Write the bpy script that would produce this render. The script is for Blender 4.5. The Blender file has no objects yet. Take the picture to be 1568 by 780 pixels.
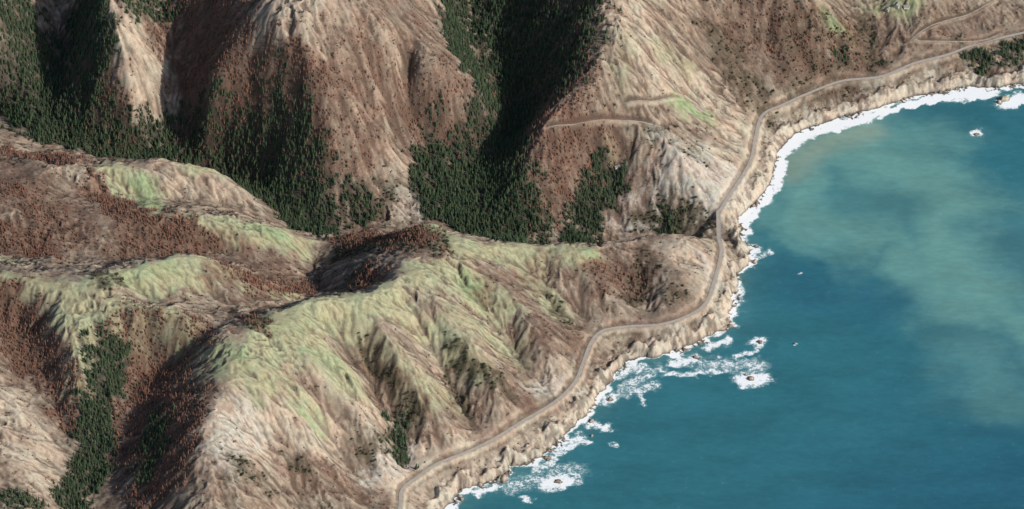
import bpy, math, numpy as np, time
from mathutils import Vector, Matrix
T0=time.time()
rng=np.random.default_rng(7)
E=math.radians(36.0); SE,CE=math.sin(E),math.cos(E)
D=30000.0; MPP=1.5
CAM=np.array([0.0,-CE*D,SE*D])
# inverse camera projection: image pixel (u, v) + elevation z  ->  map position in metres
def W(u,v,z):
    a=(u-784.0)*MPP/D; b=(390.0-v)*MPP/D
    t=(z-CAM[2])/(-SE+b*CE)
    return np.array([a*t, CAM[1]+t*(CE+b*SE), z])
# ------------------------------------------------------------------ noise
_r=np.random.default_rng(11)
PERM=_r.permutation(256); PERM=np.concatenate([PERM,PERM]).astype(np.int32)
ANG=_r.random(256)*2*np.pi; GX=np.cos(ANG).astype(np.float32); GY=np.sin(ANG).astype(np.float32)
def perlin(x,y,seed=0):
    x=np.asarray(x,np.float32)+seed*17.31; y=np.asarray(y,np.float32)+seed*9.77
    xi=np.floor(x).astype(np.int32); yi=np.floor(y).astype(np.int32)
    fx=x-xi; fy=y-yi
    ux=fx*fx*fx*(fx*(fx*6-15)+10); uy=fy*fy*fy*(fy*(fy*6-15)+10)
    def g(ix,iy,dx,dy):
        h=PERM[(PERM[ix&255]+iy)&255]
        return GX[h]*dx+GY[h]*dy
    a=g(xi,yi,fx,fy); b=g(xi+1,yi,fx-1,fy); c=g(xi,yi+1,fx,fy-1); d=g(xi+1,yi+1,fx-1,fy-1)
    return (a+(b-a)*ux+((c+(d-c)*ux)-(a+(b-a)*ux))*uy)*1.5
def fbm(x,y,L,o=4,seed=0,gain=0.5):
    s=0;a=1.0
    for i in range(o):
        s=s+a*perlin(x/L,y/L,seed+i*3); L=L/2.03; a*=gain
    return s
def sstep(a,b,x):
    t=np.clip((x-a)/(b-a),0,1); return t*t*(3-2*t)
# ------------------------------------------------------------------ coast, road and relief lines in image pixels
COAST=[(1568,128),(1530,135),(1490,133),(1440,140),(1400,148),(1350,163),(1300,178),(1250,192),(1215,205),(1197,225),(1188,250),(1180,280),(1165,302),(1145,320),(1131,340),(1134,352),(1136,366),(1146,385),(1148,402),(1132,420),(1126,450),(1120,480),(1110,505),(1080,520),(1050,535),(1010,546),(975,548),(950,565),(932,582),(925,605),(900,630),(878,655),(850,680),(828,700),(790,715),(760,735),(720,747),(700,762),(680,782),(640,820),(590,870),(520,960)]
coast=[tuple(W(u,v,0)) for u,v in COAST]
ROADN=[(1700,15,50),(1630,35,50),(1568,50,50),(1500,66,50),(1450,84,50),(1400,97,50),(1350,117,50),(1290,124,50),(1240,142,50),(1200,160,50),(1168,176,50),(1157,210,48),(1150,245,46),(1130,280,45),(1110,310,45),(1100,327,45)]
ROADS=[(1101,366,45),(1104,380,46),(1103,395,46),(1094,430,48),(1080,465,50),(1050,485,50),(1010,497,50),(960,500,50),(922,507,52),(905,525,52),(893,555,50),(880,585,50),(850,615,50),(800,645,50),(760,670,52),(720,690,52),(670,710,55),(640,730,56),(616,750,58),(612,778,60),(600,800,60),(560,870,60)]
def catmull(P,step):
    P=np.array(P,float); Q=np.vstack([2*P[0]-P[1],P,2*P[-1]-P[-2]]); out=[]
    for i in range(1,len(Q)-2):
        n=max(2,int(np.linalg.norm(Q[i+1]-Q[i])/step))
        for k in range(n):
            t=k/n
            out.append(0.5*((2*Q[i])+(-Q[i-1]+Q[i+1])*t+(2*Q[i-1]-5*Q[i]+4*Q[i+1]-Q[i+2])*t*t+(-Q[i-1]+3*Q[i]-3*Q[i+1]+Q[i+2])*t**3))
    out.append(Q[-2]); return np.array(out)
roadN=catmull([W(*p) for p in ROADN],6.0); roadS=catmull([W(*p) for p in ROADS],6.0)
RIDGES=[
 [(1125,374,26),(1090,368,62),(1050,358,90),(1000,358,110),(960,366,122),(920,379,132),(850,375,155),(790,377,175),(750,376,190),(705,363,213),(665,345,228),(645,337,230)],
 [(705,366,215),(692,392,235),(640,403,255),(608,410,265),(606,432,277),(560,452,290),(500,462,305),(440,475,322),(400,497,335),(372,535,345),(355,590,335),(330,630,322),(300,665,310),(292,700,292),(300,760,265),(320,830,235)],
 [(608,408,262),(540,405,205),(500,415,165)],
 [(-60,430,405),(0,430,395),(60,440,390),(100,468,375),(105,520,345),(115,570,310),(125,620,268)],
 [(100,468,375),(150,465,370),(200,482,362),(260,488,357),(320,492,352),(345,525,348),(372,540,344)],
 [(60,438,394),(110,442,388),(160,436,382),(200,418,378),(240,403,370),(285,386,358),(330,400,325),(380,428,280),(430,450,225)],
 [(-60,265,340),(40,268,322),(120,258,306),(200,255,288),(290,248,260),(340,262,228),(380,300,178),(410,325,140)],
 [(-60,330,335),(0,330,320),(100,320,300),(200,328,282),(260,330,272),(320,332,260),(380,340,235),(430,352,198),(470,370,140)],
 [(-60,520,380),(0,585,305),(30,650,272),(60,760,230),(60,850,200)],
 [(-60,-20,450),(0,60,375),(10,130,260)],
 [(160,-60,480),(160,0,440),(182,50,395),(197,100,340),(203,150,275),(208,200,200)],
 [(430,-60,520),(405,10,480),(420,45,455),(450,75,425),(480,105,385),(495,150,330),(505,200,270),(508,250,205),(514,300,140)],
 [(405,10,480),(370,60,415),(340,110,350),(320,160,285),(310,205,195)],
 [(530,-60,510),(545,0,465),(590,50,400),(640,90,335),(690,120,275),(735,145,220),(752,160,190),(720,188,165),(682,215,145),(668,260,122)],
 [(930,-80,400),(935,0,355),(945,40,333),(940,85,305),(905,140,265),(860,168,238),(832,185,220),(815,225,175),(805,280,125),(802,330,80)],
 [(832,185,218),(900,185,205),(960,183,190),(1005,190,172),(1015,215,154),(1050,260,112),(1080,295,72)],
 [(470,480,306),(540,580,226),(580,660,148),(590,700,108)],
 [(560,465,284),(620,560,200),(660,620,136),(670,672,82)],
 [(650,425,250),(720,520,184),(760,590,120),(790,630,68)],
 [(730,390,208),(800,470,154),(850,540,102),(872,570,64)],
 [(870,390,152),(920,430,116),(950,470,80)],
 [(1000,365,108),(1020,400,104),(1040,440,84)],
 [(330,640,318),(390,700,256),(430,780,190),(460,850,135)],
 [(430,590,285),(470,650,220),(510,720,150),(520,780,110)],
 [(320,580,322),(285,620,298),(262,670,270),(255,730,245),(265,800,225)],
 [(1230,-80,260),(1230,0,200),(1260,60,130)],
 [(1400,-80,190),(1400,0,130),(1400,60,80)],
]
VALLEYS=[
 [(-100,100,260),(0,150,215),(60,190,198),(130,215,180),(200,228,163),(280,232,150),(330,240,140),(380,270,127),(420,310,114),(460,345,101),(495,356,93),(560,347,85),(620,341,78),(660,345,72),(700,353,64),(740,366,54),(790,376,44),(850,383,34),(910,379,26),(960,375,18),(1010,369,13),(1060,367,8),(1100,368,3),(1128,358,0.5)],
 [(600,372,190),(540,372,138),(495,362,105)],
 [(580,435,230),(510,445,172),(480,435,145),(484,398,114)],
 [(220,462,335),(300,458,308),(360,466,278),(420,470,230),(465,458,170),(480,435,145)],
 [(-60,385,305),(60,385,280),(130,400,262),(190,402,245),(250,388,230),(330,390,210),(400,405,180),(450,418,152),(480,425,138)],
 [(100,298,280),(240,308,232),(330,312,192),(400,333,146),(440,345,112)],
 [(230,540,276),(205,580,252),(180,640,222),(155,700,194),(120,780,165),(80,880,135)],
 [(340,500,325),(290,530,304),(230,540,276)],
 [(-20,480,345),(40,500,318),(70,590,268),(105,660,222),(135,720,188)],
 [(100,-60,360),(95,60,280),(85,130,230),(90,195,190)],
 [(250,-60,430),(255,60,325),(275,120,262),(270,170,208),(262,225,152)],
 [(440,110,370),(420,140,320),(410,180,262),(420,240,186),(440,300,125)],
 [(620,120,270),(635,180,195),(638,240,138),(648,290,103),(665,335,74)],
 [(700,-80,295),(705,0,245),(718,50,213),(748,100,176),(778,150,143),(785,195,122),(755,235,106),(715,262,97),(695,295,87),(705,330,71),(740,364,55)],
 [(955,225,140),(925,270,98),(905,310,68),(885,350,40),(880,376,29)],
 [(515,500,256),(570,590,150),(605,650,96),(615,712,66)],
 [(625,470,234),(680,570,130),(705,620,90),(728,660,60)],
 [(700,430,206),(760,510,126),(810,575,74),(840,602,56)],
 [(800,410,144),(850,460,98),(895,498,58)],
 [(930,400,113),(960,440,79),(985,480,54)],
 [(360,640,292),(400,680,228),(440,750,154),(480,820,105)],
 [(470,620,244),(500,660,166),(545,730,98),(560,780,70)],
 [(1310,-60,150),(1325,30,105),(1335,80,66),(1337,104,48)],
 [(1060,40,215),(1110,110,130),(1140,160,80)],
]
XTRA=[(1000,-80,340),(1150,50,150),(1480,20,85),(1568,-20,85),(1480,-80,140),(1700,-80,110),(1060,150,145),(1090,220,95),(820,-60,330),(0,-150,560),(300,-150,580),(600,-150,520),(900,-180,460),(1200,-200,330),(1500,-200,210),(1720,-160,140),(-150,700,300),(-150,450,430),(-150,200,330),(-150,0,500),(200,900,205),(0,900,160),(400,920,120)]
pts=[]
def addline(P,step=32,zoff=0):
    P=np.array(P)
    for i in range(len(P)-1):
        n=max(1,int(round(np.linalg.norm(P[i+1]-P[i])/step)))
        for k in range(n): pts.append(P[i]+(P[i+1]-P[i])*k/n)
    pts.append(P[-1])
addline(roadN,26); addline(roadS,26); addline(coast,34)
for L in VALLEYS: addline([W(*p) for p in L])
for L in RIDGES: addline([W(*p) for p in L])
for p in XTRA: pts.append(W(*p))
keep=[]
for p in pts:
    if all((p[0]-q[0])**2+(p[1]-q[1])**2>15**2 for q in keep): keep.append(p)
C=np.array(keep); n=len(C); print("ctrl",n)
R=np.hypot(C[:,None,0]-C[None,:,0],C[:,None,1]-C[None,:,1])
A=np.zeros((n+1,n+1)); A[:n,:n]=-R+np.eye(n)*3.0; A[:n,n]=1; A[n,:n]=1
sol=np.linalg.solve(A,np.concatenate([C[:,2],[0]])); wgt=sol[:n]; c0=sol[n]
# ------------------------------------------------------------------ grid
def axis(lo,hi,step,far):
    core=np.arange(lo,hi+step,step); ext=[];s=step;x=core[-1]
    while x<far: s*=1.13; x+=s; ext.append(x)
    ext=np.array(ext); ext2=[];s=step;x=core[0]
    while x>-far: s*=1.13; x-=s; ext2.append(x)
    return np.concatenate([np.array(ext2)[::-1],core,ext])
X=axis(-1230,1230,2.4,22000); Y=axis(-1430,1040,2.6,22000)
NX,NY=len(X),len(Y); print("grid",NX,NY)
XX,YY=np.meshgrid(X,Y); XX=XX.astype(np.float32);YY=YY.astype(np.float32)
cx=np.unique(np.concatenate([X[::4],X[-1:]])); cy=np.unique(np.concatenate([Y[::4],Y[-1:]]))
cX,cY=np.meshgrid(cx,cy); H=np.full(cX.shape,c0)
for i in range(n): H-=wgt[i]*np.hypot(cX-C[i,0],cY-C[i,1])
def up(H):
    tmp=np.empty((len(cy),NX))
    for j in range(len(cy)): tmp[j]=np.interp(X,cx,H[j])
    out=np.empty((NY,NX))
    for i in range(NX): out[:,i]=np.interp(Y,cy,tmp[:,i])
    return out
H=up(H).astype(np.float32)
def blur(H,k=1):
    for _ in range(k):
        H[1:-1]=0.25*H[:-2]+0.5*H[1:-1]+0.25*H[2:]
        H[:,1:-1]=0.25*H[:,:-2]+0.5*H[:,1:-1]+0.25*H[:,2:]
    return H
H=blur(H,26)
print("rbf",time.time()-T0)
def seglist(P): P=np.array(P); return [(P[i],P[i+1]) for i in range(len(P)-1)]
def polydist(P,XX,YY,maxd=None,withz=False,gx=None,gy=None):
    out=np.full(XX.shape,1e9,np.float32); zo=np.zeros(XX.shape,np.float32) if withz else None
    for a,b in seglist(P):
        if maxd is not None:
            i0,i1=np.searchsorted(gx,[min(a[0],b[0])-maxd,max(a[0],b[0])+maxd]); j0,j1=np.searchsorted(gy,[min(a[1],b[1])-maxd,max(a[1],b[1])+maxd])
            sl=(slice(j0,j1),slice(i0,i1))
        else: sl=(slice(None),slice(None))
        x=XX[sl];y=YY[sl]
        dx,dy=b[0]-a[0],b[1]-a[1]; l2=dx*dx+dy*dy+1e-9
        t=np.clip(((x-a[0])*dx+(y-a[1])*dy)/l2,0,1)
        d=np.hypot(x-(a[0]+t*dx),y-(a[1]+t*dy)).astype(np.float32)
        m=d<out[sl]
        o=out[sl]; o[m]=d[m]; out[sl]=o
        if withz:
            zz=zo[sl]; zz[m]=(a[2]+t*(b[2]-a[2]))[m]; zo[sl]=zz
    return (out,zo) if withz else out
cst=[(22000,18000,0),(1500,1130,0)]+list(coast)+[(-700,-1700,0),(-3000,-4000,0),(-15000,-30000,0)]
poly=np.array([(c[0],c[1]) for c in cst]+[(-60000,-60000),(-60000,60000),(22000,60000)])
def inside(x,y):
    ins=np.zeros(x.shape,bool); m=len(poly)
    for i in range(m):
        x1,y1=poly[i]; x2,y2=poly[(i+1)%m]
        if y1==y2: continue
        c=((y1>y)!=(y2>y)); ins^=c&(x<(x2-x1)*(y-y1)/(y2-y1)+x1)
    return ins
def coastsd(x,y):
    ss=1-0.55*sstep(0,200,y)   # gentler shore in the northern bay
    wx=x+ss*(13*perlin(x/52,y/52,5)+9*perlin(x/22,y/22,6)+4*perlin(x/9,y/9,7)); wy=y+ss*(13*perlin(x/52,y/52,8)+9*perlin(x/22,y/22,9)+4*perlin(x/9,y/9,10))
    d=polydist(cst,wx,wy); return np.where(inside(wx,wy),d,-d).astype(np.float32)
SD=coastsd(XX,YY)
print("sd",time.time()-T0)
core=(1-sstep(0,350,np.maximum(np.abs(XX)-1250,0)))*(1-sstep(0,350,np.maximum(np.maximum(YY-1060,-1450-YY),0)))
far=np.clip(SD*0.45,-30,330)+fbm(XX,YY,700,4,40)*110*sstep(0,400,SD)
H=H*core+far*(1-core)
# directional erosion filter
rdN,rzN=polydist(roadN,XX,YY,90,True,X,Y); rdS,rzS=polydist(roadS,XX,YY,90,True,X,Y)
rd=np.minimum(rdN,rdS); rz=np.where(rdN<rdS,rzN,rzS)
H+= (fbm(XX,YY,150,4,60)*7)*core*sstep(15,90,rd)*sstep(0,60,SD)
def erode(H,L,amp,seed):
    gy,gx=np.gradient(H,Y,X); s=np.hypot(gx,gy)+1e-4
    sl=sstep(0.08,0.6,s)
    wa=0.6*perlin(XX/(L*1.6),YY/(L*1.6),seed+60)
    dx0=(-gy/s).astype(np.float32); dy0=(gx/s).astype(np.float32)
    ca_,sa_=np.cos(wa),np.sin(wa); dx=dx0*ca_-dy0*sa_; dy=dx0*sa_+dy0*ca_
    px=(XX+0.3*L*perlin(XX/L/1.3,YY/L/1.3,seed+50))/L; py=(YY+0.3*L*perlin(XX/L/1.3,YY/L/1.3,seed+51))/L
    ix=np.floor(px).astype(np.int32); iy=np.floor(py).astype(np.int32); fx=px-ix; fy=py-iy
    rx=np.random.default_rng(seed).random((256)).astype(np.float32); ry=np.random.default_rng(seed+1).random((256)).astype(np.float32)
    num=np.zeros_like(H);den=np.zeros_like(H)+1e-6
    for i in (-1,0,1):
        for j in (-1,0,1):
            h=PERM[(PERM[(ix+i)&255]+iy+j)&255]
            vx=fx-i-rx[h]; vy=fy-j-ry[h]
            w=np.exp(-2.4*(vx*vx+vy*vy)); ph=(vx*dx+vy*dy)*6.28
            num+=w*np.cos(ph); den+=w
    e=num/den
    e=np.where(e>0,e*0.75,e*1.2)
    return H+e*amp*sl
fade=(core*sstep(2,28,SD)*sstep(9,45,rd)).astype(np.float32)
for L,a,sd_ in ((120,6.5,101),(62,4.9,113),(31,2.3,127),(16,1.25,139),(9,0.55,151)):
    emod=(0.8+0.9*fbm(XX,YY,130,2,65+sd_)).clip(.15,1.5)
    He=erode(H,L,a,sd_); H=H+(He-H)*fade*emod
H+=fbm(XX,YY,24,4,70)*0.5*fade
print("erode",time.time()-T0)
# coast cliffs & rocks
d=SD
n1=perlin(XX/45,YY/45,21); n2=fbm(XX,YY,17,4,22); rid=1-np.abs(fbm(XX,YY,22,4,24))*1.6
near=(core>0.3)
cl=(8+11*n1)*np.exp(-((d-14)/12)**2)+n2*4.0*np.exp(-((d-12)/14)**2)+ rid*4*np.exp(-((d-16)/14)**2)
Hl=np.maximum(H,1.0+0.05*d)+np.where(near,cl,0)
Hl=Hl*sstep(-1,6,d)+0.3
rocks=np.maximum(0,rid-0.68)*30*np.exp(np.minimum(d,0)/18)*sstep(-0.1,0.35,perlin(XX/70,YY/70,30)+0.2)
Hs=-1.2+0.12*np.maximum(d,-300)+np.where(near,rocks,0)
H=np.where(d>0,Hl,Hs).astype(np.float32)
# sea stacks
STACKS=[(1538,153,13,9),(1530,158,8,5),(1150,580,10,4),(1142,574,6,3),(1163,524,8,3),(1217,527,4,2.2),(1495,206,7,1.8),(855,738,9,3),(1155,402,8,5),(1158,378,6,3),(770,735,13,10),(990,538,10,8),(935,612,8,5),(905,645,8,4),(838,702,9,6),(1066,548,8,3),(905,668,5,3),(1120,500,7,5),(1225,421,3,1.2)]
for u,v,r,h in STACKS:
    p=W(u,v,0); i0,i1=np.searchsorted(X,[p[0]-40,p[0]+40]); j0,j1=np.searchsorted(Y,[p[1]-40,p[1]+40])
    x=XX[j0:j1,i0:i1];y=YY[j0:j1,i0:i1]; q=np.hypot(x-p[0],y-p[1])/r+0.5*perlin(x/8,y/8,31)
    H[j0:j1,i0:i1]=np.maximum(H[j0:j1,i0:i1],(h+3)*(1-q**2)-1.5+1.5*perlin(x/5,y/5,33))
# road bench
w=1-sstep(4.6,16,rd+3*perlin(XX/15,YY/15,35)*(rd>7)); H=H*(1-w)+(rz-0.3)*w
H=H.astype(np.float32)
def hgt(x,y):
    fi=np.interp(x,X,np.arange(NX)); fj=np.interp(y,Y,np.arange(NY))
    i=np.clip(fi.astype(int),0,NX-2); j=np.clip(fj.astype(int),0,NY-2); a=fi-i;b=fj-j
    return (H[j,i]*(1-a)+H[j,i+1]*a)*(1-b)+(H[j+1,i]*(1-a)+H[j+1,i+1]*a)*b
def onground(u,v):
    zs=np.arange(620,-3,-2.0); P=np.array([W(u,v,z) for z in zs]); h=hgt(P[:,0],P[:,1]); k=np.argmax(h>=zs)
    if h[k]<zs[k]: k=len(zs)-1
    return P[k]
# flatten for tracks
TRACKS=[[(838,196),(870,194),(905,190),(940,188),(975,187),(1000,192)],[(1400,64),(1440,64),(1480,66),(1510,62),(1532,52)],[(1395,62),(1420,45),(1455,30),(1500,14),(1540,-8)],[(960,160),(1000,158),(1040,150)]]
tracks=[]
for tr in TRACKS:
    P=np.array([onground(*p) for p in tr]); P=catmull(P,5.0); P[:,2]=hgt(P[:,0],P[:,1])
    z=P[:,2].copy(); 
    for _ in range(30): z[1:-1]=(z[:-2]+2*z[1:-1]+z[2:])/4
    P[:,2]=z; dd,zz=polydist(P,XX,YY,40,True,X,Y); w=1-sstep(3,10,dd); H=(H*(1-w)+(zz-0.15)*w).astype(np.float32)
    tracks.append(P)
print("tracks",time.time()-T0)
# ------------------------------------------------------------------ ground cover
def cover(strokes,warp=22):
    out=np.zeros(H.shape,np.float32)
    wx=XX+warp*fwx; wy=YY+warp*fwy
    for r,s,pl in strokes:
        P=[onground(*p) for p in pl]
        if len(P)==1: P=P+[P[0]+np.array([1,1,0])]
        P=np.array(P); m=r*1.6+30
        i0,i1=np.searchsorted(X,[P[:,0].min()-m,P[:,0].max()+m]); j0,j1=np.searchsorted(Y,[P[:,1].min()-m,P[:,1].max()+m])
        sl=(slice(j0,j1),slice(i0,i1))
        dd=polydist(P,wx[sl],wy[sl]); out[sl]=np.maximum(out[sl],s*(1-sstep(0.6*r,1.5*r,dd)))
    return out
fwx=fbm(XX,YY,45,4,80,0.6); fwy=fbm(XX,YY,45,4,90,0.6)
GREEN=[(52,1,[(385,575),(420,520),(470,520),(520,570)]),(40,1,[(440,482),(520,475),(600,450)]),(46,1,[(640,420),(700,425),(760,465)]),(34,1,[(700,378),(800,392),(900,392)]),(24,1,[(650,345),(690,362)]),
 (36,.8,[(620,480),(680,520),(730,560)]),(32,.7,[(640,590),(680,610)]),(32,.8,[(450,600),(480,640)]),(34,.7,[(820,430),(850,480)]),(38,.7,[(540,500),(600,560),(640,620)]),(42,.65,[(700,480),(780,540)]),
 (26,1,[(0,430),(60,440),(140,442),(200,427),(270,400),(310,402)]),(46,1,[(100,478),(180,490),(260,500),(330,540)]),(36,1,[(230,520),(330,570)]),(32,1,[(230,440),(300,425),(440,452)]),(34,.9,[(120,510),(120,590)]),
 (38,1,[(180,265),(220,290),(240,322)]),(36,1,[(310,345),(380,355),(460,378)]),(20,.8,[(0,398),(40,405)]),(20,1,[(1030,155),(1080,178)]),(20,1,[(1260,25),(1290,48)]),(26,.9,[(1360,15),(1400,8)]),(18,.8,[(940,245),(950,275)]),(24,.8,[(290,255),(330,262)]),(24,.5,[(1010,80),(1050,100)]),(20,.6,[(1320,10)]),(22,.35,[(960,60),(950,120)])]
VIVID=[(24,.9,[(715,430),(735,455)]),(20,.7,[(340,540),(370,545)]),(18,1,[(1045,160),(1075,178)]),(16,1,[(1265,30),(1290,45)]),(18,1,[(215,285),(235,318)]),(20,.7,[(390,350),(440,370)]),(22,.5,[(470,540),(520,560)]),(18,.5,[(460,630),(480,645)]),(18,.8,[(1350,12),(1400,10)]),(18,.6,[(940,380),(900,388)]),(16,.6,[(655,345),(680,358)]),(22,.5,[(200,430),(260,410)]),(22,.5,[(280,540),(330,565)]),(20,.3,[(420,500),(470,500)])]
TAN=[(50,1,[(195,50),(235,120),(225,190)]),(42,.9,[(400,15),(450,45),(500,75)]),(40,.7,[(570,170),(590,240),(570,280)]),(34,.7,[(590,80),(680,130),(725,150)]),(55,.9,[(965,20),(1000,100),(1070,150)]),(60,1,[(1030,230),(1100,270),(1150,200)]),(65,1,[(20,620),(60,710)]),(60,1,[(330,650),(400,680),(480,650)]),(44,.9,[(600,770),(660,700),(800,670)]),(45,.9,[(1030,385),(1080,400),(1090,450)]),(30,.5,[(600,250),(600,320)]),(35,.7,[(270,270),(340,290)]),(40,.7,[(650,520),(760,580)]),(25,.6,[(0,185),(80,200),(120,212)]),(30,.6,[(110,380),(160,380)]),(30,.6,[(120,285),(140,300)]),(60,.7,[(500,560),(560,620)]),(30,.8,[(860,570),(820,600)]),(20,.8,[(430,20),(520,20),(560,40)]),(40,.6,[(380,600),(400,640)])]
GREY=[(50,.9,[(1040,240),(1120,280),(1080,300)]),(45,.7,[(1000,300),(960,340)]),(30,.5,[(600,300),(640,320)]),(40,.6,[(380,650),(340,700)]),(25,.8,[(560,740),(620,700)]),(18,.8,[(1000,195),(1050,260),(1090,310)]),(16,.7,[(800,600),(860,585)]),(24,.7,[(1080,400),(1100,440)])]
BURN=[(75,1,[(320,50),(330,150),(380,200)]),(45,.9,[(130,150),(170,220)]),(60,1,[(0,250),(120,350),(0,340)]),(40,.9,[(200,360),(330,380),(420,410)]),(65,.9,[(860,240),(960,280)]),(75,.8,[(1150,30),(1250,80),(1300,90)]),(60,.7,[(1200,100),(1350,60)]),(45,1,[(900,430),(960,420)]),(40,.8,[(960,450),(990,400)]),(50,1,[(260,560),(300,600)]),(36,1,[(720,580),(800,610)]),(30,1,[(560,560),(610,600),(660,660)]),(55,1,[(20,480),(50,560)]),(40,.9,[(450,720),(580,770)]),(50,.8,[(830,500),(870,520)]),(40,.7,[(760,450),(840,400)]),(95,.95,[(560,110),(520,180),(540,260)]),(50,.5,[(700,640),(760,650)]),(60,.8,[(380,240),(450,130)]),(60,.6,[(1400,70),(1480,40)]),(70,.95,[(620,180),(700,170)]),(40,1,[(340,430),(400,440)]),(70,.8,[(600,20),(650,60)]),(60,.7,[(1100,30),(1130,110)]),(60,.9,[(70,360),(200,370)]),(40,.7,[(470,100),(480,170)]),(60,1,[(240,640),(260,740)])]
BRUSH=[(50,1,[(540,375),(650,370)]),(34,1,[(540,430)]),(36,1,[(390,490)]),(26,.9,[(980,345),(1060,315)]),(28,.7,[(1030,450)]),(32,.6,[(370,720),(400,740)]),(20,1,[(1030,350)]),(24,1,[(150,425),(170,430)]),(30,.5,[(1000,200),(1060,230)]),(26,.9,[(1000,340),(1060,340)]),(22,.8,[(560,700),(600,690)]),(22,.8,[(460,720)]),(40,.7,[(1160,160),(1100,60)]),(40,.5,[(1230,130),(1330,100)]),(26,.7,[(970,455),(990,400)]),(20,.8,[(1325,30),(1335,90)]),(16,.9,[(640,640),(600,590),(560,540)]),(16,.9,[(780,605),(720,570),(690,530)]),(26,.6,[(600,290),(560,320)]),(50,.5,[(1230,60),(1300,70)]),(14,.8,[(720,640),(690,590)]),(14,.8,[(870,500),(840,460)])]
CONIF=[(70,1,[(20,10),(50,100),(85,190)]),(40,1,[(130,10),(150,110),(140,160)]),(38,1,[(30,165),(70,195),(150,218),(250,228),(330,234),(390,262),(450,330),(490,352)]),(52,1,[(415,210),(450,250),(480,310)]),(32,1,[(690,-10),(700,60),(725,112)]),(28,1,[(640,250),(655,300),(690,335)]),(62,1,[(690,250),(720,330),(760,365)]),(70,1,[(775,190),(740,280),(790,330)]),(95,.9,[(780,20),(800,60),(800,110)]),(80,.55,[(870,40),(850,120)]),(32,1,[(930,280),(905,310),(890,370)]),(34,1,[(170,540),(150,600),(145,700),(110,770)]),(26,.8,[(240,640),(225,720)]),(14,.9,[(612,650),(612,705)]),(24,1,[(1480,85),(1505,95)]),(22,.9,[(1545,88),(1568,60)]),(26,.6,[(550,310),(560,335)]),(28,1,[(730,340),(780,366)]),(18,.8,[(1010,352),(1040,350)]),(34,.8,[(400,290),(340,260)]),(16,.7,[(1290,95)]),(24,.6,[(0,770),(60,776)]),(26,.8,[(0,60),(10,130)]),(28,.6,[(200,5),(250,20)]),(24,.6,[(260,190),(330,210)])]
SCORCH=[(72,1,[(320,20),(330,80),(320,150),(370,200)]),(56,1,[(450,130),(470,200)]),(44,.8,[(0,230),(100,240)]),(40,1,[(150,300),(200,330),(300,370)]),(34,.9,[(0,290),(40,300)]),(44,.9,[(370,420),(450,440)]),(50,.9,[(550,365),(640,365)]),(36,.9,[(560,430)]),(95,.8,[(860,30),(820,100),(850,170)]),(65,.6,[(860,260),(900,220)]),(62,1,[(210,540),(240,600),(270,650),(240,740)]),(50,1,[(10,480),(50,560)]),(55,.8,[(820,300)]),(50,.9,[(170,200),(130,150)]),(60,.3,[(530,200),(560,120)]),(30,.7,[(300,500),(320,520)]),(36,.7,[(200,380),(300,380)]),(44,.9,[(0,370),(60,385)]),(40,.7,[(250,60),(280,10)]),(70,.35,[(1150,40),(1280,80)]),(40,.4,[(920,420),(970,430)]),(30,.8,[(385,490)]),(50,.5,[(640,170),(700,175)]),(46,.5,[(60,330),(100,360)]),(40,.8,[(190,640),(200,700)]),(34,.8,[(80,560),(110,640)])]
g=cover(GREEN); vv=cover(VIVID,14); tn=cover(TAN); gr=cover(GREY); bn=cover(BURN); br=cover(BRUSH); cf=cover(CONIF,28); sc=cover(SCORCH,30)
print("cover",time.time()-T0)
gy,gx=np.gradient(H,Y,X); slope=np.hypot(gx,gy)
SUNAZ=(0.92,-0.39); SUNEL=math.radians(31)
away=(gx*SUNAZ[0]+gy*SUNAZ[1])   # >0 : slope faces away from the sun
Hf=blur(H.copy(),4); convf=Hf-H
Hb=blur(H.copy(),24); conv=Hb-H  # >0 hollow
sunaway=sstep(-0.05,0.6,away+0.35*fwx)
n3=fbm(XX,YY,60,5,200,0.6); n4=fbm(XX,YY,11,3,210,0.6); n5=fbm(XX,YY,240,3,220); n6=fbm(XX,YY,28,5,240,.65)
def c(*a): return np.array(a,np.float32)
def mix(A,B,t): return A+(B-A)*np.clip(t,0,1)[...,None]
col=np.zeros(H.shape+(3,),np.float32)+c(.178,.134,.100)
col=mix(col,c(.270,.216,.160),sstep(-.4,.7,n3+n5*.5))
col=mix(col,c(.365,.300,.226),tn*(0.7+0.6*n3))
col=mix(col,c(.37,.345,.30),gr*(0.75+0.8*n4))
gm=np.clip(g*1.15*(0.95+0.35*n3+.12*n4-0.35*sunaway-0.4*sstep(.5,2.2,conv)),0,1)
col=mix(col,c(.265,.266,.160),gm*.92)
vm=np.clip(vv*gm*(0.9+.6*n4),0,1)
col=mix(col,c(.185,.250,.125),vm*.85)
bm=np.clip(bn*(0.85+0.9*n3+.4*n6),0,1)
col=mix(col,c(.140,.084,.061),bm*0.78)
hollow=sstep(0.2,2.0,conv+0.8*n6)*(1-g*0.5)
nb=np.clip(sunaway*(0.75+0.7*n3)*(1-0.55*gm),0,1)
col=mix(col,c(.108,.072,.054),np.clip(nb*0.7+hollow*0.45,0,1)*(1-0.25*tn))  # darker brush tone on slopes facing away from the sun, and in hollows
bb=np.clip(br*(0.9+0.9*n6),0,1)
col=mix(col,c(.064,.060,.036),bb*0.85)
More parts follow.
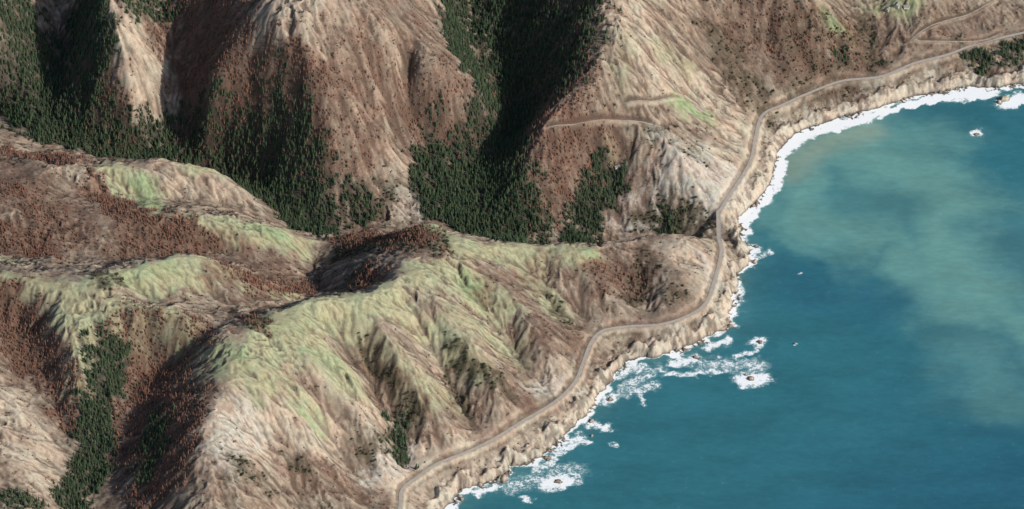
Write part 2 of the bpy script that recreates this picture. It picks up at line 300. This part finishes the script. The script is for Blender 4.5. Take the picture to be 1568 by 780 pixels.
# brush patches that ignore the relief
pat=sstep(.22,.5,n6+.25*n3)*(1-.85*g)*(1-.6*tn)*(1-gr); col=mix(col,c(.112,.077,.057),pat*.5)
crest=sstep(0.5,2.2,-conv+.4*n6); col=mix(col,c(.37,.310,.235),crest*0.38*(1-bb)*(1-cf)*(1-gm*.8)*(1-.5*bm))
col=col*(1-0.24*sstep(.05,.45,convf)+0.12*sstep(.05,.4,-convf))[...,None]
trs=np.clip(sc*(0.9+0.5*n4),0,1); col=mix(col,c(.125,.068,.047),trs*0.78)
tr=np.clip(cf*(0.9+0.5*n4),0,1); col=mix(col,c(.034,.034,.025),tr*0.9)
# cliffs near the sea, steep ground -> bare rock
cliff=np.where(near,1-sstep(14,50,SD+18*n3),0)*sstep(.35,.9,slope)
rk=mix(np.zeros_like(col)+c(.42,.365,.29),c(.17,.14,.112),sstep(-.15,.5,n4*.6+0.7*fbm(XX,YY,30,3,230)))
col=col+ (rk-col)*(np.clip(cliff,0,1)*0.85)[...,None]
wet=np.where(near,1-sstep(1.0,4,H),0); col=mix(col,c(.06,.053,.045),wet*0.85)
# roadside cuts and shoulder
cut=(1-sstep(4,12,rd+7*n4)); col=mix(col,c(.30,.25,.195),cut*0.25)
for P in tracks:
    dd=polydist(P,XX,YY,20,False,X,Y); col=mix(col,c(.36,.30,.23),(1-sstep(1.5,4,dd))*0.5)
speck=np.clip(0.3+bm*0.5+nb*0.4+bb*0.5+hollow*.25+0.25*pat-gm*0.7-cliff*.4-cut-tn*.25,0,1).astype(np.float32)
col=np.clip(col,0.01,0.9)

def gridmesh(name,x,y,Z,attrs,colr=None):
    ny,nx=Z.shape; xx,yy=np.meshgrid(x,y)
    co=np.stack([xx,yy,Z],-1).reshape(-1,3).astype(np.float32)
    me=bpy.data.meshes.new(name); me.vertices.add(len(co)); me.vertices.foreach_set("co",co.ravel())
    idx=np.arange(nx*ny,dtype=np.int32).reshape(ny,nx)
    q=np.stack([idx[:-1,:-1],idx[:-1,1:],idx[1:,1:],idx[1:,:-1]],-1).reshape(-1,4)
    me.loops.add(q.size); me.loops.foreach_set("vertex_index",q.ravel())
    me.polygons.add(len(q)); me.polygons.foreach_set("loop_start",np.arange(0,q.size,4,dtype=np.int32))
    me.update(calc_edges=True); me.polygons.foreach_set("use_smooth",np.ones(len(q),bool))
    for k,a in attrs.items():
        at=me.attributes.new(k,'FLOAT','POINT'); at.data.foreach_set("value",np.ascontiguousarray(a,np.float32).ravel())
    if colr is not None:
        at=me.attributes.new("Col",'FLOAT_COLOR','POINT'); f=np.ones(colr.shape[:2]+(4,),np.float32); f[...,:3]=colr; at.data.foreach_set("color",f.ravel())
    ob=bpy.data.objects.new(name,me); bpy.context.scene.collection.objects.link(ob); return ob
# ------------------------------------------------------------------ material helpers
def newmat(name,rough=0.9,spec=0.2):
    m=bpy.data.materials.new(name); m.use_nodes=True; nt=m.node_tree; b=nt.nodes["Principled BSDF"]
    b.inputs["Roughness"].default_value=rough; b.inputs["Specular IOR Level"].default_value=spec; return m,nt,b
def N(nt,t,**k):
    n=nt.nodes.new(t)
    for a,v in k.items():
        if hasattr(n,a): setattr(n,a,v)
        else: n.inputs[a].default_value=v
    return n
def noise(nt,co,scale,detail=4,rough=.6):
    n=N(nt,'ShaderNodeTexNoise'); n.inputs['Scale'].default_value=scale; n.inputs['Detail'].default_value=detail; n.inputs['Roughness'].default_value=rough; nt.links.new(co,n.inputs['Vector']); return n.outputs['Fac']
def math_(nt,op,a,b=None,c_=None,clamp=False):
    n=nt.nodes.new('ShaderNodeMath'); n.operation=op; n.use_clamp=clamp
    for i,s in enumerate((a,b,c_)):
        if s is None: continue
        if isinstance(s,(int,float)): n.inputs[i].default_value=s
        else: nt.links.new(s,n.inputs[i])
    return n.outputs[0]
def mixc(nt,f,a,b,bt='MIX'):
    n=nt.nodes.new('ShaderNodeMix'); n.data_type='RGBA'; n.blend_type=bt
    for i,s in ((0,f),(6,a),(7,b)):
        if isinstance(s,(int,float)): n.inputs[i].default_value=s
        elif isinstance(s,tuple): n.inputs[i].default_value=s
        else: nt.links.new(s,n.inputs[i])
    return n.outputs[2]
def mrange(nt,v,a,b,c_=0,d_=1):
    n=nt.nodes.new('ShaderNodeMapRange'); nt.links.new(v,n.inputs[0]); n.interpolation_type='SMOOTHSTEP'
    for i,s in enumerate((a,b,c_,d_)): n.inputs[i+1].default_value=s
    return n.outputs[0]
# terrain material
m,nt,b=newmat("hillside_soil_grass",.95,.1)
geo=N(nt,'ShaderNodeNewGeometry'); pos=geo.outputs['Position']
ca=N(nt,'ShaderNodeAttribute'); ca.attribute_name="Col"; sp=N(nt,'ShaderNodeAttribute'); sp.attribute_name="speck"
f1=noise(nt,pos,.10,5,.65); f2=noise(nt,pos,.45,2,.6); f3=noise(nt,pos,.022,3,.6)
mul=mrange(nt,f1,.25,.75,.80,1.20); cc=mixc(nt,1.0,ca.outputs['Color'],mul,'MULTIPLY')
mul2=mrange(nt,f2,.3,.7,.88,1.12); cc=mixc(nt,1.0,cc,mul2,'MULTIPLY')
hue=mixc(nt,mrange(nt,f3,.35,.65),(1.05,.98,.95,1),(.96,1.01,1.0,1)); cc=mixc(nt,1.0,cc,hue,'MULTIPLY')
thr=math_(nt,'MULTIPLY_ADD',sp.outputs['Fac'],-.22,.66)
sk=math_(nt,'SUBTRACT',noise(nt,pos,.2,3,.7),thr); skm=mrange(nt,sk,-.02,.04)
cc=mixc(nt,math_(nt,'MULTIPLY',skm,.5),cc,(.072,.050,.036,1))
nt.links.new(cc,b.inputs['Base Color'])
bp=N(nt,'ShaderNodeBump'); bp.inputs['Distance'].default_value=1.4; bp.inputs['Strength'].default_value=.5
hb=math_(nt,'ADD',f1,math_(nt,'MULTIPLY',skm,.4))
nt.links.new(hb,bp.inputs['Height']); nt.links.new(bp.outputs[0],b.inputs['Normal'])
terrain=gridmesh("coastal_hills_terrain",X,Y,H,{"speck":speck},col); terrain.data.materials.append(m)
print("terrain",time.time()-T0)
# ------------------------------------------------------------------ sea
sx=axis(-500,1240,3.2,40000); sy=axis(-1250,1000,4.0,40000)
SX,SY=np.meshgrid(sx,sy); sSD=coastsd(SX,SY)
FOAM=[(24,1,[(1202,228),(1221,212),(1250,199),(1320,183)]),(15,1,[(1320,182),(1400,158),(1440,150)]),(22,1,[(1430,148),(1480,147),(1520,142)]),(16,1,[(1197,240),(1189,282),(1166,312),(1143,338),(1138,357)]),(30,.8,[(840,742),(870,736)]),(27,.85,[(1140,582),(1165,582)]),(22,.78,[(1160,524)]),(6,.9,[(1217,527)]),(22,.7,[(1060,552),(1035,556)]),(18,.75,[(930,615),(940,608)]),(18,.7,[(905,650),(925,655)]),(14,.85,[(1495,204)]),(24,.9,[(1540,160),(1565,150)]),(16,.75,[(730,755),(760,745)]),(14,.7,[(1122,498)]),(14,.75,[(1152,400),(1155,380)]),(14,.7,[(805,765)]),(5,.7,[(1225,421)]),(15,.7,[(1085,532),(1112,522)]),(14,.66,[(880,672),(900,678)]),(10,.65,[(940,680)]),(10,.65,[(1130,545),(1160,535)]),(10,.6,[(1020,575),(1060,572),(1110,568)]),(9,.58,[(975,590),(985,620)]),(24,.48,[(960,600),(1000,590)]),(34,.47,[(1080,560),(1160,560)]),(34,.45,[(780,745),(880,720)]),(18,.65,[(855,692),(885,670)]),(10,.8,[(1565,130),(1540,135)]),(16,.6,[(950,575),(985,560)]),(14,.6,[(820,718),(850,705)]),(12,.5,[(1180,385),(1160,395)]),(18,.5,[(1010,565),(960,590)]),(12,.55,[(1128,430),(1135,460)])]
foam=np.zeros(SX.shape,np.float32); fw1=fbm(SX,SY,26,4,301); fw2=fbm(SX,SY,26,4,311)
for r,s,pl in FOAM:
    P=[W(u,v,0) for u,v in pl]
    if len(P)==1: P=P+[P[0]+np.array([1,1,0])]
    dd=polydist(P,SX+9*fw1,SY+12*fw2); foam=np.maximum(foam,s*(1-sstep(.25*r,1.6*r,dd)))
al=0.5+0.9*perlin(SX/75,SY/75,320)+.5*perlin(SX/28,SY/28,321)
cf_=np.clip(.62+.4*al,0,1)*(1-sstep(1+5*np.clip(al,0,1),8+28*np.clip(al,0,1),-sSD)); foam=np.maximum(foam,cf_)
plume=np.zeros(SX.shape,np.float32); pw1=fbm(SX,SY,260,5,331,.55); pw2=fbm(SX,SY,260,5,341,.55)
for r,s,pl in [(90,.9,[(1230,240),(1260,330),(1330,380)]),(120,1,[(1350,210),(1420,300),(1460,380),(1500,470)]),(100,.9,[(1400,400),(1440,470),(1568,500)]),(80,.6,[(1290,220),(1460,210)]),(120,.5,[(1500,560),(1568,600)]),(40,.6,[(1200,330),(1260,400)]),(200,.4,[(1300,300),(1500,400)])]:
    dd=polydist([W(u,v,0) for u,v in pl],SX+80*pw1,SY+100*pw2); plume=np.maximum(plume,s*(1-sstep(.0*r,1.8*r,dd)))
dk=1-sstep(20,170,polydist([W(1200,430,0),W(1290,430,0),W(1350,470,0)],SX+60*pw1,SY+60*pw2))
plume=plume*(1-.75*dk)
muddy=np.zeros_like(plume)
for r,s,pl in [(50,1,[(1200,260),(1225,235),(1280,215),(1340,200)])]:
    muddy=s*(1-sstep(.0,1.6*r,polydist([W(u,v,0) for u,v in pl],SX+25*pw1,SY+25*pw2)))
shal=np.exp(np.minimum(sSD,0)/28).astype(np.float32)
deep=sstep(250,900,-sSD+120*pw1)
k=np.clip(0.5+0.5*pw1,0,1)
sc_=np.zeros(SX.shape+(3,),np.float32)+c(.024,.124,.148)
sc_=mix(sc_,c(.016,.090,.130),deep); sc_=mix(sc_,c(.026,.138,.156),k*.45); sc_=mix(sc_,c(.017,.098,.136),dk*.6)
sc_=mix(sc_,c(.130,.285,.240),plume*.85); sc_=mix(sc_,c(.22,.29,.22),muddy*.8); sc_=mix(sc_,c(.09,.21,.20),shal*.6)
sea=gridmesh("ocean_water",sx,sy,np.zeros(SX.shape),{"foam":foam},sc_)
m,nt,b=newmat("sea_water",.32,.5); b.inputs['IOR'].default_value=1.33
geo=N(nt,'ShaderNodeNewGeometry'); pos=geo.outputs['Position']
ca=N(nt,'ShaderNodeAttribute'); ca.attribute_name="Col"; fo=N(nt,'ShaderNodeAttribute'); fo.attribute_name="foam"
st=N(nt,'ShaderNodeMapping'); st.inputs['Scale'].default_value=(1,2.2,1); st.inputs['Rotation'].default_value=(0,0,.5); nt.links.new(pos,st.inputs[0])
w1=noise(nt,st.outputs[0],.035,5,.62); w2=noise(nt,st.outputs[0],.22,3,.6); s3=noise(nt,st.outputs[0],.004,5,.65)
base=mixc(nt,1.0,ca.outputs['Color'],mrange(nt,w1,.3,.7,.93,1.07),'MULTIPLY'); base=mixc(nt,1.0,base,mrange(nt,s3,.3,.7,.88,1.12),'MULTIPLY')
q=noise(nt,pos,.06,6,.72); lace=math_(nt,'ABSOLUTE',math_(nt,'SUBTRACT',noise(nt,pos,.10,4,.6),.5))
lc=mrange(nt,lace,0,.07,.25,0)
val=math_(nt,'ADD',math_(nt,'ADD',fo.outputs['Fac'],math_(nt,'MULTIPLY',math_(nt,'SUBTRACT',q,.5),1.5)),math_(nt,'MULTIPLY',lc,mrange(nt,fo.outputs['Fac'],.1,.4)))
fm=mrange(nt,val,.46,.80); halo=mrange(nt,val,.10,.6,0,.42)
base=mixc(nt,halo,base,(.28,.42,.40,1)); base=mixc(nt,fm,base,(.76,.77,.75,1))
nt.links.new(base,b.inputs['Base Color']); nt.links.new(mrange(nt,fm,0,1,.3,.9),b.inputs['Roughness'])
bp=N(nt,'ShaderNodeBump'); bp.inputs['Distance'].default_value=.8; bp.inputs['Strength'].default_value=.35
nt.links.new(math_(nt,'ADD',w2,math_(nt,'ADD',w1,math_(nt,'MULTIPLY',fm,.6))),bp.inputs['Height']); nt.links.new(bp.outputs[0],b.inputs['Normal'])
sea.data.materials.append(m)
print("sea",time.time()-T0)
# ------------------------------------------------------------------ roads
def pymesh(name,V,F,mats,mi=None,parent=None,smooth=False):
    me=bpy.data.meshes.new(name); me.from_pydata([tuple(map(float,v)) for v in V],[],F); me.update()
    for mm in mats: me.materials.append(mm)
    if mi is not None: me.polygons.foreach_set("material_index",mi)
    if smooth: me.polygons.foreach_set("use_smooth",[True]*len(me.polygons))
    ob=bpy.data.objects.new(name,me); bpy.context.scene.collection.objects.link(ob)
    if parent: ob.parent=parent
    return ob
def strip(P,offs,dz):
    P=np.array(P); t=np.gradient(P[:,:2],axis=0); t/=np.linalg.norm(t,axis=1)[:,None]+1e-9; nrm=np.stack([-t[:,1],t[:,0]],1)
    V=[];F=[]
    for o0,o1 in offs:
        base=len(V)
        for i in range(len(P)):
            for o in (o0,o1): V.append((P[i,0]+nrm[i,0]*o,P[i,1]+nrm[i,1]*o,P[i,2]+dz))
        for i in range(len(P)-1): a=base+2*i; F.append((a,a+1,a+3,a+2))
    return V,F
def simple(name,colr,rough=.85,var=.2,scale=.5):
    m,nt,b=newmat(name,rough,.2); geo=N(nt,'ShaderNodeNewGeometry'); f=noise(nt,geo.outputs['Position'],scale,5,.6)
    nt.links.new(mixc(nt,1.0,colr+(1,),mrange(nt,f,.3,.7,1-var,1+var),'MULTIPLY'),b.inputs['Base Color']); return m
asph=simple("weathered_asphalt",(.345,.305,.26),.9,.12,.15); yel=simple("yellow_paint",(.6,.42,.08)); wht=simple("white_paint",(.75,.75,.72)); dirt=simple("graded_dirt",(.34,.285,.225),.95,.25,.1); conc=simple("concrete",(.42,.39,.34),.85,.12,.4)
full=np.vstack([roadN,roadS]); full=catmull(full[::2],3.0)
root=bpy.data.objects.new("coast_highway",None); bpy.context.scene.collection.objects.link(root)
V,F=strip(full,[(-3.8,3.8)],-.12); pymesh("gravel_shoulder",V,F,[dirt],parent=root)
V,F=strip(full,[(-3.2,3.2)],.0); pymesh("asphalt",V,F,[asph],parent=root)
V,F=strip(full,[(-.25,-.1),(.1,.25)],.02); pymesh("centre_lines",V,F,[yel],parent=root)
V,F=strip(full,[(-3.0,-2.88),(2.88,3.0)],.02); pymesh("edge_lines",V,F,[wht],parent=root)
for P in tracks:
    Q=P.copy(); Q[:,2]+=.05; V,F=strip(Q,[(-1.4,1.4)],.05); pymesh("dirt_track",V,F,[dirt])
# ------------------------------------------------------------------ arch bridge
def box(V,F,c0,ax,ay,hx,hy,z0,z1):
    b0=len(V)
    for z in (z0,z1):
        for s,t in ((-1,-1),(1,-1),(1,1),(-1,1)): V.append((c0[0]+ax[0]*hx*s+ay[0]*hy*t,c0[1]+ax[1]*hx*s+ay[1]*hy*t,z))
    F+= [(b0,b0+3,b0+2,b0+1),(b0+4,b0+5,b0+6,b0+7)]+[(b0+i,b0+(i+1)%4,b0+4+(i+1)%4,b0+4+i) for i in range(4)]
A0=roadN[-1]; A1=roadS[0]; br_=bpy.data.objects.new("concrete_arch_bridge",None); bpy.context.scene.collection.objects.link(br_)
ax=(A1-A0)[:2]; Lb=np.linalg.norm(ax); ax=ax/Lb; ay=np.array([-ax[1],ax[0]]); mid=(A0+A1)[:2]/2; zt=45.0-.2
V,F=[],[]; box(V,F,mid,ax,ay,Lb/2+8,5.0,zt-1.4,zt-.05); pymesh("deck",V,F,[conc],parent=br_)
V,F=[],[]
for s in (-1,1):
    box(V,F,mid+ay*s*4.8,ax,ay,Lb/2+8,.18,zt+.75,zt+1.1)
    for k in np.arange(-Lb/2-7,Lb/2+8,2.5): box(V,F,mid+ay*s*4.8+ax*k,ax,ay,.2,.17,zt-.04,zt+.74)
pymesh("railings",V,F,[conc],parent=br_)
V,F=[],[]; ha=Lb*.40; zc=zt-4.5; rise=30
def az(k): return zc-rise*(k/ha)**2
for s in (-1,1):
    ks=np.linspace(-ha,ha,33); b0=len(V)
    for k in ks:
        th=1.4+1.2*(abs(k)/ha)
        for o,zz in ((-.9,-th),(.9,-th),(.9,th*.6),(-.9,th*.6)):
            p=mid+ax*k+ay*(s*2.9+o); V.append((p[0],p[1],az(k)+zz))
    for i in range(32):
        for j in range(4): a=b0+4*i+j; a2=b0+4*i+(j+1)%4; F.append((a,a2,a2+4,a+4))
pymesh("arch_ribs",V,F,[conc],parent=br_)
V,F=[],[]
for k in np.linspace(-ha,ha,13):
    for s in (-1,1):
        if az(k)+1.0<zt-1.45: box(V,F,mid+ax*k+ay*s*2.9,ax,ay,.55,.8,az(k)+.5,zt-1.42)
for k in (-Lb/2+2,Lb/2-2,-ha-1.5,ha+1.5):
    for s in (-1,1):
        p=mid+ax*k+ay*s*2.9; box(V,F,p,ax,ay,1.0,1.1,float(hgt(p[0],p[1]))-3,zt-1.42)
pymesh("columns",V,F,[conc],parent=br_)
# ------------------------------------------------------------------ houses
wallm=simple("painted_timber",(.42,.39,.34)); roofm=simple("roof_shingles",(.22,.195,.175)); glass=simple("window_glass",(.03,.04,.05),.2)
for u,v,a,sz in ((945,259,.4,.85),(1374,10,1.2,1.2),(1388,13,.2,1.0),(1360,16,.9,.9)):
    p=onground(u,v); hz=float(hgt(p[0],p[1])); h=bpy.data.objects.new("house",None); bpy.context.scene.collection.objects.link(h); h.location=(p[0],p[1],hz+.5); h.rotation_euler=(0,0,a); h.scale=(sz,)*3
    V,F=[],[]; box(V,F,(0,0),(1,0),(0,1),7,4.5,-3,3.4); V+= [(-7,0,5.8),(7,0,5.8)]; nV=len(V); F+=[(4,nV-2,7),(5,6,nV-1)]; pymesh("walls",V,F,[wallm],parent=h)
    V=[(-7.7,-5.3,3.1),(7.7,-5.3,3.1),(7.7,0,6.1),(-7.7,0,6.1),(7.7,5.3,3.1),(-7.7,5.3,3.1)]; pymesh("roof",V,[(0,1,2,3),(3,2,4,5)],[roofm],parent=h)
    V,F=[],[]
    for k in (-4.5,-1.5,3.8):
        for s in (-1,1): box(V,F,(k,s*4.52),(1,0),(0,1),.7,.04,1,2.3)
    pymesh("windows",V,F,[glass],parent=h)
    V,F=[],[]; box(V,F,(1.3,-4.53),(1,0),(0,1),.5,.05,0,2.1); pymesh("door",V,F,[roofm],parent=h)
    V,F=[],[]; box(V,F,(4,1.5),(1,0),(0,1),.5,.5,4,7); pymesh("chimney",V,F,[conc],parent=h)
# ------------------------------------------------------------------ vegetation
def foliage(name,ca_,cb_,rough=.8):
    m,nt,b=newmat(name,rough,.15); oi=N(nt,'ShaderNodeObjectInfo')
    nt.links.new(mixc(nt,oi.outputs['Random'],ca_+(1,),cb_+(1,)),b.inputs['Base Color']); return m
needle=foliage("conifer_needles",(.024,.044,.024),(.068,.092,.044)); scorchm=foliage("scorched_needles",(.245,.110,.068),(.110,.072,.052)); bark=simple("bark",(.07,.05,.035)); leaf=foliage("shrub_leaves",(.135,.083,.056),(.080,.068,.046)); oakm=foliage("oak_leaves",(.045,.058,.030),(.080,.076,.043))
def conifer(seed,fm,sparse=1.0,name="conifer"):
    r=np.random.default_rng(seed); V=[];F=[];MI=[]
    for z,rad in ((0,.028),(.5,.016),(1,.002)):
        for k in range(5): V.append((rad*math.cos(k*1.257),rad*math.sin(k*1.257),z))
    for l in range(2):
        for k in range(5): F.append((l*5+k,l*5+(k+1)%5,l*5+5+(k+1)%5,l*5+5+k)); MI.append(0)
    nl=10
    for l in range(nl):
        z=.14+.82*l/(nl-1); R_=(.21*(1-z)**.75+.018)*r.uniform(.75,1.2); nb=int(max(4,8*(1-z*.5))*sparse)
        for k in range(nb):
            if r.random()<.12: continue
            a=k*6.283/nb+l*1.1+r.uniform(-.3,.3); q=R_*r.uniform(.6,1.15); w_=q*.38+.012; dz=-.05*r.uniform(.3,1.6)
            ca2,sa=math.cos(a),math.sin(a); b0=len(V)
            V.extend([(0,0,z+.035),(ca2*q*.6-sa*w_,sa*q*.6+ca2*w_,z+dz*.5),(ca2*q,sa*q,z+dz),(ca2*q*.6+sa*w_,sa*q*.6-ca2*w_,z+dz*.5)])
            F.append((b0,b0+1,b0+2,b0+3)); MI.append(1)
    me=bpy.data.meshes.new(name); me.from_pydata(V,[],F); me.update(); me.materials.append(bark); me.materials.append(fm); me.polygons.foreach_set("material_index",MI)
    return bpy.data.objects.new(name,me)
def bush(seed,fm,name="shrub"):
    r=np.random.default_rng(seed); V=[];F=[];MI=[]
    for k in range(4):
        a=r.uniform(0,6.28); b0=len(V); e=(.3*math.cos(a),.3*math.sin(a),.5)
        V.extend([(.04,0,0),(-.02,.035,0),(-.02,-.035,0),e]); F.extend([(b0,b0+1,b0+3),(b0+1,b0+2,b0+3),(b0+2,b0,b0+3)]); MI+= [0]*3
    cl_=[(r.uniform(-.28,.28),r.uniform(-.28,.28),r.uniform(.3,.6),r.uniform(.16,.3)) for _ in range(6)]
    for cx_,cy_,cz_,cr in cl_:
        for k in range(14):
            d_=r.normal(size=3); d_/=np.linalg.norm(d_); d_[2]=abs(d_[2])*.9-.15; p=np.array([cx_,cy_,cz_])+d_*cr*r.uniform(.7,1.1)
            t=np.cross(d_,r.normal(size=3)); t/=np.linalg.norm(t)+1e-6; u_=np.cross(d_,t)+d_*.3; s=cr*.42; b0=len(V)
            V.extend([tuple(p+t*s),tuple(p+u_*s),tuple(p-t*s),tuple(p-u_*s)]); F.append((b0,b0+1,b0+2,b0+3)); MI.append(1)
    me=bpy.data.meshes.new(name); me.from_pydata(V,[],F); me.update(); me.materials.append(bark); me.materials.append(fm); me.polygons.foreach_set("material_index",MI)
    return bpy.data.objects.new(name,me)
def scatter(name,dens,area,objs,smin,smax,zoff=-.3,seed=1,wide=1.0):
    r=np.random.default_rng(seed)
    prob=dens*(2.4*2.6)/area*(core>.99); pick=r.random(H.shape)<prob; j,i=np.nonzero(pick)
    x=X[i]+r.uniform(-1.2,1.2,len(i)); y=Y[j]+r.uniform(-1.3,1.3,len(i)); z=hgt(x,y)+zoff
    me=bpy.data.meshes.new(name); me.vertices.add(len(x)); me.vertices.foreach_set("co",np.stack([x,y,z],1).astype(np.float32).ravel())
    sc0=smin+(smax-smin)*r.random(len(x))**1.4; wv=r.uniform(.8,1.3,len(x))*wide
    for k,a in (("scl",sc0),("wid",sc0*wv),("rot",r.uniform(0,6.28,len(x)))):
        at=me.attributes.new(k,'FLOAT','POINT'); at.data.foreach_set("value",a.astype(np.float32))
    at=me.attributes.new("idx",'INT','POINT'); at.data.foreach_set("value",r.integers(0,len(objs),len(x)).astype(np.int32))
    ob=bpy.data.objects.new(name,me); bpy.context.scene.collection.objects.link(ob)
    colx=bpy.data.collections.new(name+"_kinds")
    for o in objs: colx.objects.link(o)
    ng=bpy.data.node_groups.new(name+"_scatter",'GeometryNodeTree'); ng.interface.new_socket("Geometry",in_out='INPUT',socket_type='NodeSocketGeometry'); ng.interface.new_socket("Geometry",in_out='OUTPUT',socket_type='NodeSocketGeometry')
    gi=ng.nodes.new('NodeGroupInput'); go=ng.nodes.new('NodeGroupOutput'); ip=ng.nodes.new('GeometryNodeInstanceOnPoints'); ci=ng.nodes.new('GeometryNodeCollectionInfo')
    ci.inputs['Collection'].default_value=colx; ci.inputs['Separate Children'].default_value=True; ci.inputs['Reset Children'].default_value=True
    def na(k,t='FLOAT'):
        q_=ng.nodes.new('GeometryNodeInputNamedAttribute'); q_.data_type=t; q_.inputs['Name'].default_value=k; return q_.outputs['Attribute']
    cs=ng.nodes.new('ShaderNodeCombineXYZ'); cr=ng.nodes.new('ShaderNodeCombineXYZ'); wd=na("wid")
    ng.links.new(wd,cs.inputs[0]); ng.links.new(wd,cs.inputs[1]); ng.links.new(na("scl"),cs.inputs[2]); ng.links.new(na("rot"),cr.inputs[2])
    ng.links.new(gi.outputs[0],ip.inputs['Points']); ng.links.new(ci.outputs[0],ip.inputs['Instance']); ip.inputs['Pick Instance'].default_value=True
    ng.links.new(na("idx",'INT'),ip.inputs['Instance Index']); ng.links.new(cr.outputs[0],ip.inputs['Rotation']); ng.links.new(cs.outputs[0],ip.inputs['Scale']); ng.links.new(ip.outputs[0],go.inputs[0])
    mo=ob.modifiers.new("scatter",'NODES'); mo.node_group=ng; print(name,len(x)); return ob
ok=(SD>25)*(rd>14)*(H>3)
for P in tracks: ok=ok*(polydist(P,XX,YY,20,False,X,Y)>7)
clump=np.clip(.85+.9*fbm(XX,YY,30,3,400),0.08,1)
scatter("conifer_forest",cf*np.clip(clump*1.3,0,1)*ok,18,[conifer(i,needle) for i in range(4)],7,19,seed=3)
scatter("scorched_forest",sc*clump*ok*(1-.6*cf),26,[conifer(10+i,scorchm,.8) for i in range(4)],6,13,seed=4)
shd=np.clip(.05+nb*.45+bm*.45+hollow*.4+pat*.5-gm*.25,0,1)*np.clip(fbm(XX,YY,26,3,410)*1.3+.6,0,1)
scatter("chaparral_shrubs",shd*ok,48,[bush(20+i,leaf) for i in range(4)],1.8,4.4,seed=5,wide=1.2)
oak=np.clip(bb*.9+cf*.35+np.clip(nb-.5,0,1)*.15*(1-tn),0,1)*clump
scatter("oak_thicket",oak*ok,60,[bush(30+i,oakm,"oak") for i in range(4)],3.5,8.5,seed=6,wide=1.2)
# ------------------------------------------------------------------ light, sky, camera
sv=Vector((SUNAZ[0]*math.cos(SUNEL),SUNAZ[1]*math.cos(SUNEL),math.sin(SUNEL))).normalized()
sl_=bpy.data.lights.new("sun",'SUN'); sl_.energy=4.9; sl_.angle=math.radians(.5); sl_.color=(1,.95,.89)
so=bpy.data.objects.new("sun",sl_); so.rotation_euler=sv.to_track_quat('Z','Y').to_euler(); so.location=(800,-800,1500); bpy.context.scene.collection.objects.link(so)
wd=bpy.data.worlds.new("World"); bpy.context.scene.world=wd; wd.use_nodes=True; nt=wd.node_tree; bg=nt.nodes['Background']; sk=nt.nodes.new('ShaderNodeTexSky'); sk.sky_type='NISHITA'; sk.sun_disc=False; sk.sun_elevation=SUNEL; sk.sun_rotation=math.atan2(SUNAZ[0],SUNAZ[1])
nt.links.new(sk.outputs[0],bg.inputs[0]); bg.inputs[1].default_value=.15
cd=bpy.data.cameras.new("camera"); cam=bpy.data.objects.new("camera",cd); bpy.context.scene.collection.objects.link(cam)
cam.location=CAM; cam.rotation_euler=(math.pi/2-E,0,0); cd.sensor_width=36; cd.lens=36*D/(1568*MPP); cd.clip_start=100; cd.clip_end=120000
sc0=bpy.context.scene; sc0.camera=cam; sc0.view_settings.view_transform='Standard'; sc0.view_settings.look='None'; sc0.view_settings.exposure=0
print("done",time.time()-T0)
